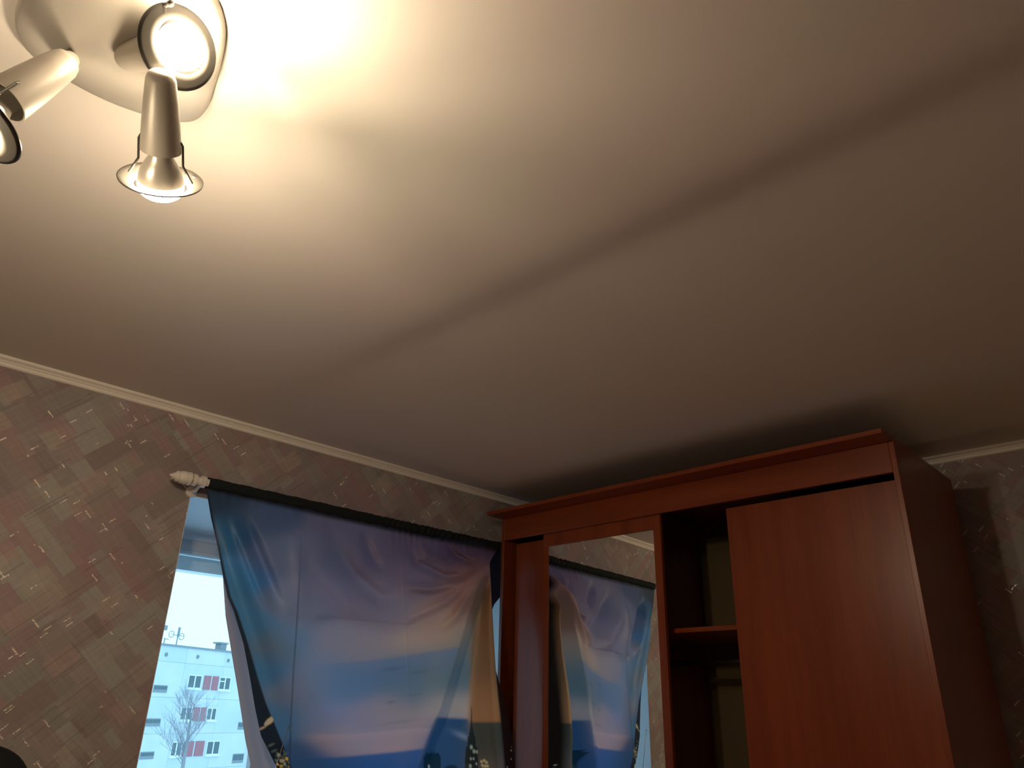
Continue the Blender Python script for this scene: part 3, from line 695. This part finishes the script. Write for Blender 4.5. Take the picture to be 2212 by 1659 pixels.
bl = thing('apartment_block', 'pale five-storey panel apartment block with red window panels, seen through the window', 'building', (P0[0], P0[1], G))
def fb(m, x0, x1, z0, z1, d0, d1): return m.box((x0, d0, z0), (x1, d1, z1), Rf, PB)
ZTOP = fac(420, 1400)[1]
fb(MB(), -30, 34, G, ZTOP-.05, .25, 12).build('core', M['panel'], bl)
storey = fac(430, 1470)[1]-fac(406, 1544)[1]
# facade panels: each storey and bay its own slab with recessed joints
rowz = [fac(430, 1472)[1]-storey*k for k in range(-1, 6)]
# windows: (x0,x1,z0,z1,kind)
def pxrect(x0, x1, y0, y1): a = fac(x0, (y0+y1)/2); b = fac(x1, (y0+y1)/2); c_ = fac((x0+x1)/2, y0); d_ = fac((x0+x1)/2, y1); return a[0], b[0], d_[1], c_[1]
groups = [(405,497,1460,1489,0), (389,466,1528,1556,0), (369,473,1601,1632,0)]
smalls = [(331,361,1480,1496), (313,346,1552,1569), (302,332,1624,1640), (514,540,1560,1576), (502,531,1628,1648)]
rects = [pxrect(*g[:4]) for g in groups]; srects = [pxrect(*s_) for s_ in smalls]
for k in range(-1, 5):
    zc = rowz[k+1]; z1 = zc+storey*.5; z0 = zc-storey*.5
    if k == -1: z0, z1 = rowz[1]+storey*.5, ZTOP
    if z0 < G: z0 = G
    for j in range(-5, 7):
        x0, x1 = j*4.6-1.9+.006, (j+1)*4.6-1.9-.006
        MB().bev((x0, 0, z0+.006), (x1, .25, z1-.006), .008, Rf, PB).build('panel', M['panel' if (j+k) % 2 else 'panel2'], bl)
fb(MB(), -30, 34, ZTOP-.05, ZTOP+.10, -.12, .35).build('parapet', M['grey'], bl)
def pane_set(fr, x0, x1, z0, z1, n, tr=False):
    wd_ = (x1-x0)/n
    for i in range(n): fb(MB(), x0+i*wd_+.07, x0+(i+1)*wd_-.07, z0+.08, z1-.08, -.055, -.045).build('pane', M['dkglass'], fr)
    if tr: fb(MB(), x0+.07, x0+wd_-.07, z1-.42, z1-.34, -.075, -.05).build('transom', M['wframe'], fr)
def winbox(x0, x1, z0, z1, n, tr=False):
    w_ = fb(MB(), x0, x1, z0, z1, -.05, .1).build('window', M['wframe'], bl); pane_set(w_, x0, x1, z0, z1, n, tr)
    fb(MB(), x0-.08, x1+.08, z0-.12, z0, -.16, .02).build('window_ledge', M['wframe'], w_)
for r_i, (x0, x1, z0, z1) in enumerate(rects):
    L_ = x1-x0
    if r_i < 2:
        cuts = (0, .30, .36, .52, .56, .70, .73, 1.0)
    else: cuts = (0, .20, .24, .44, .48, .66, .72, 1.0)
    winbox(x0, x0+L_*cuts[1], z0, z1, 2)
    fb(MB(), x0+L_*cuts[2], x0+L_*cuts[3], z0-.05, z1, -.06, .02).build('red_panel', M['red'], bl)
    fb(MB(), x0+L_*cuts[4], x0+L_*cuts[5], z0-.05, z1, -.06, .02).build('red_panel', M['red'], bl)
    winbox(x0+L_*cuts[6], x1, z0, z1, 2, r_i == 0)
per = srects[4][0]-srects[2][0]      # the stairwell and flat windows repeat along and down the facade
more = [(k, r_) for k in (-2, -1, 0, 1, 2) for r_ in range(5) if not (k == 0 and r_ < 3)]
for k, r_ in more:
    b0, b1, z0, z1 = rects[0]; z0 -= storey*r_; z1 -= storey*r_; b0 += per*k; b1 += per*k; L_ = b1-b0
    if z0 < G+.6: continue
    winbox(b0, b0+L_*.30, z0, z1, 2)
    for u0, u1 in ((.36, .52), (.56, .70)): fb(MB(), b0+L_*u0, b0+L_*u1, z0-.05, z1, -.06, .02).build('red_panel', M['red'], bl)
    winbox(b0+L_*.73, b1, z0, z1, 2)
srects += [(s0+per*k, s1+per*k, z0, z1) for s0, s1, z0, z1 in srects[:3] for k in (-2, -1, 2)]
for x0, x1, z0, z1 in srects:
    w_ = fb(MB(), x0, x1, z0, z1, -.03, .05).build('window', M['grey'], bl)
    fb(MB(), x0+.08, (x0+x1)/2-.04, z0+.25, z1-.08, -.06, -.04).build('pane', M['dkglass'], w_); fb(MB(), (x0+x1)/2+.04, x1-.08, z0+.25, z1-.08, -.06, -.04).build('pane', M['dkglass'], w_)
for px, py in ((359,1414),(427,1419),(493,1427)):
    a, b = fac(px, py); MB().lathe(PB+Rf@V([a, .05, b]), -V(Rf[:, 1]), [(0,.001),(0,.17),(.08,.17),(.08,.13),(.055,.13),(.055,.001)], 14).build('vent_hole', M['grey'], bl)
vx, vz = fac(486, 1404)
vb = MB(); fb(vb, vx-.35, vx+.35, ZTOP, ZTOP+.65, .2, .9); fb(vb, vx-.6, vx+.45, ZTOP+.65, ZTOP+.78, .1, 1.0); vb.build('roof_vent', M['grey'], bl)
# roof antennas
def fp(px, py, d=.8): a, b = fac(px, py); return a, b
def RP(a, d, z): return PB+Rf@V([a+.36, d, z])
a0, _ = fac(388, 1394); _, zt1 = fac(390, 1353); _, zm = fac(390, 1370)
ra = thing('roof_antenna', 'roof antenna mast with two loops on the apartment block', 'antenna', tuple(RP(a0, .8, ZTOP)))
MB().tube([RP(a0, .8, ZTOP), RP(a0, .8, zt1)], .05, 8).build('mast', M['grey'], ra)
MB().tube([RP(a0, .76, zm-.15), RP(a0, .76, zt1)], .10, 8).build('mast_sleeve', M['grey'], ra)
for sx_ in (-.72, .42):
    cc = RP(a0+sx_, .8, zm-(.0 if sx_ < 0 else .1)); pts = [cc+Rf@V([math.cos(t_)*.28, 0, math.sin(t_)*.26]) for t_ in np.linspace(0, 2*math.pi, 25)]
    MB().tube(pts, .03, 6).build('loop', M['grey'], ra)
MB().tube([RP(a0-.8, .8, zm), RP(a0+.7, .8, zm-.05)], .025, 6).build('crossbar', M['grey'], ra)
a1_, _ = fac(361, 1392); _, z2 = fac(362, 1376)
rb = thing('short_roof_mast', 'short bare roof mast left of the looped antenna on the block', 'antenna', tuple(RP(a1_, .8, ZTOP)))
MB().tube([RP(a1_, .8, ZTOP), RP(a1_, .8, z2)], .045, 8).build('mast', M['grey'], rb)
MB().tube([RP(a1_-.05, .8, z2-.1), RP(a1_+.45, .8, z2-.1)], .03, 6).build('arm', M['grey'], rb)
a3_, _ = fac(350, 1390); _, z3 = fac(352, 1353)
rc = thing('box_roof_antenna', 'roof mast with a small box at its top beside the window edge', 'antenna', tuple(RP(a3_, .8, ZTOP)))
MB().tube([RP(a3_, .8, ZTOP), RP(a3_+.15, .8, z3)], .03, 8).build('mast', M['grey'], rc)
MB().bev((a3_+.36, .6, z3-.2), (a3_+.84, .9, z3+.2), .03, Rf, PB).build('box', M['grey'], rc)
# bare tree
TD = 34.0
def tp(x, y, d=0): return ray(x, y)*(TD+d)
tb_ = ray(392, 1700)*TD; M['bark'] = mat('bare_bark', (.30,.29,.30), .9)
tr = thing('bare_tree', 'leafless tree with fine twigs standing before the apartment block', 'tree', (tb_[0], tb_[1]-.3, G))
tk = [V([tb_[0], tb_[1]-.3, G])] + [tp(x, y) for x, y in ((394,1662),(400,1625),(407,1585),(413,1550),(420,1520))]
MB().tube(tk, [.20, .085, .07, .05, .035, .015], 10).build('trunk', M['bark'], tr, True)
rt = random.Random(5); bm_ = MB()
def grow(p_, d, L, r_, lv):
    pts = [p_]; q = p_.copy(); dd = d.copy()
    for i in range(4):
        dd = dd+V([rt.uniform(-.2,.2), rt.uniform(-.2,.2), rt.uniform(-.05,.22)]); dd /= np.linalg.norm(dd); q = q+dd*L/4; pts.append(q)
    bm_.tube(pts, [r_, r_*.85, r_*.7, r_*.5, r_*.3], 5)
    if lv > 0:
        for i in range(1, 5):
            for _ in range(2 if lv > 1 else 2):
                nd = dd+V([rt.uniform(-.9,.9), rt.uniform(-.9,.9), rt.uniform(-.2,.7)]); nd /= np.linalg.norm(nd)
                grow(pts[i], nd, L*rt.uniform(.4,.62), r_*.5, lv-1)
for i in range(22):
    t_ = i/21; k = 1+t_*3.9; a = int(min(k, 4)); f_ = k-a; p_ = tk[a]*(1-f_)+tk[a+1]*f_
    an = rt.uniform(0, 6.28); grow(p_, V([math.cos(an)*.8, math.sin(an)*.8, .75]), 1.5*(1-t_*.5), .017*(1-.4*t_), 2)
bt = bm_.build('branches', M['bark'], tr); bt['kind'] = 'stuff'

# lift the whole place so that the floor lies at zero
for o in list(C.objects):
    if o.parent is None: o.location.z += UP
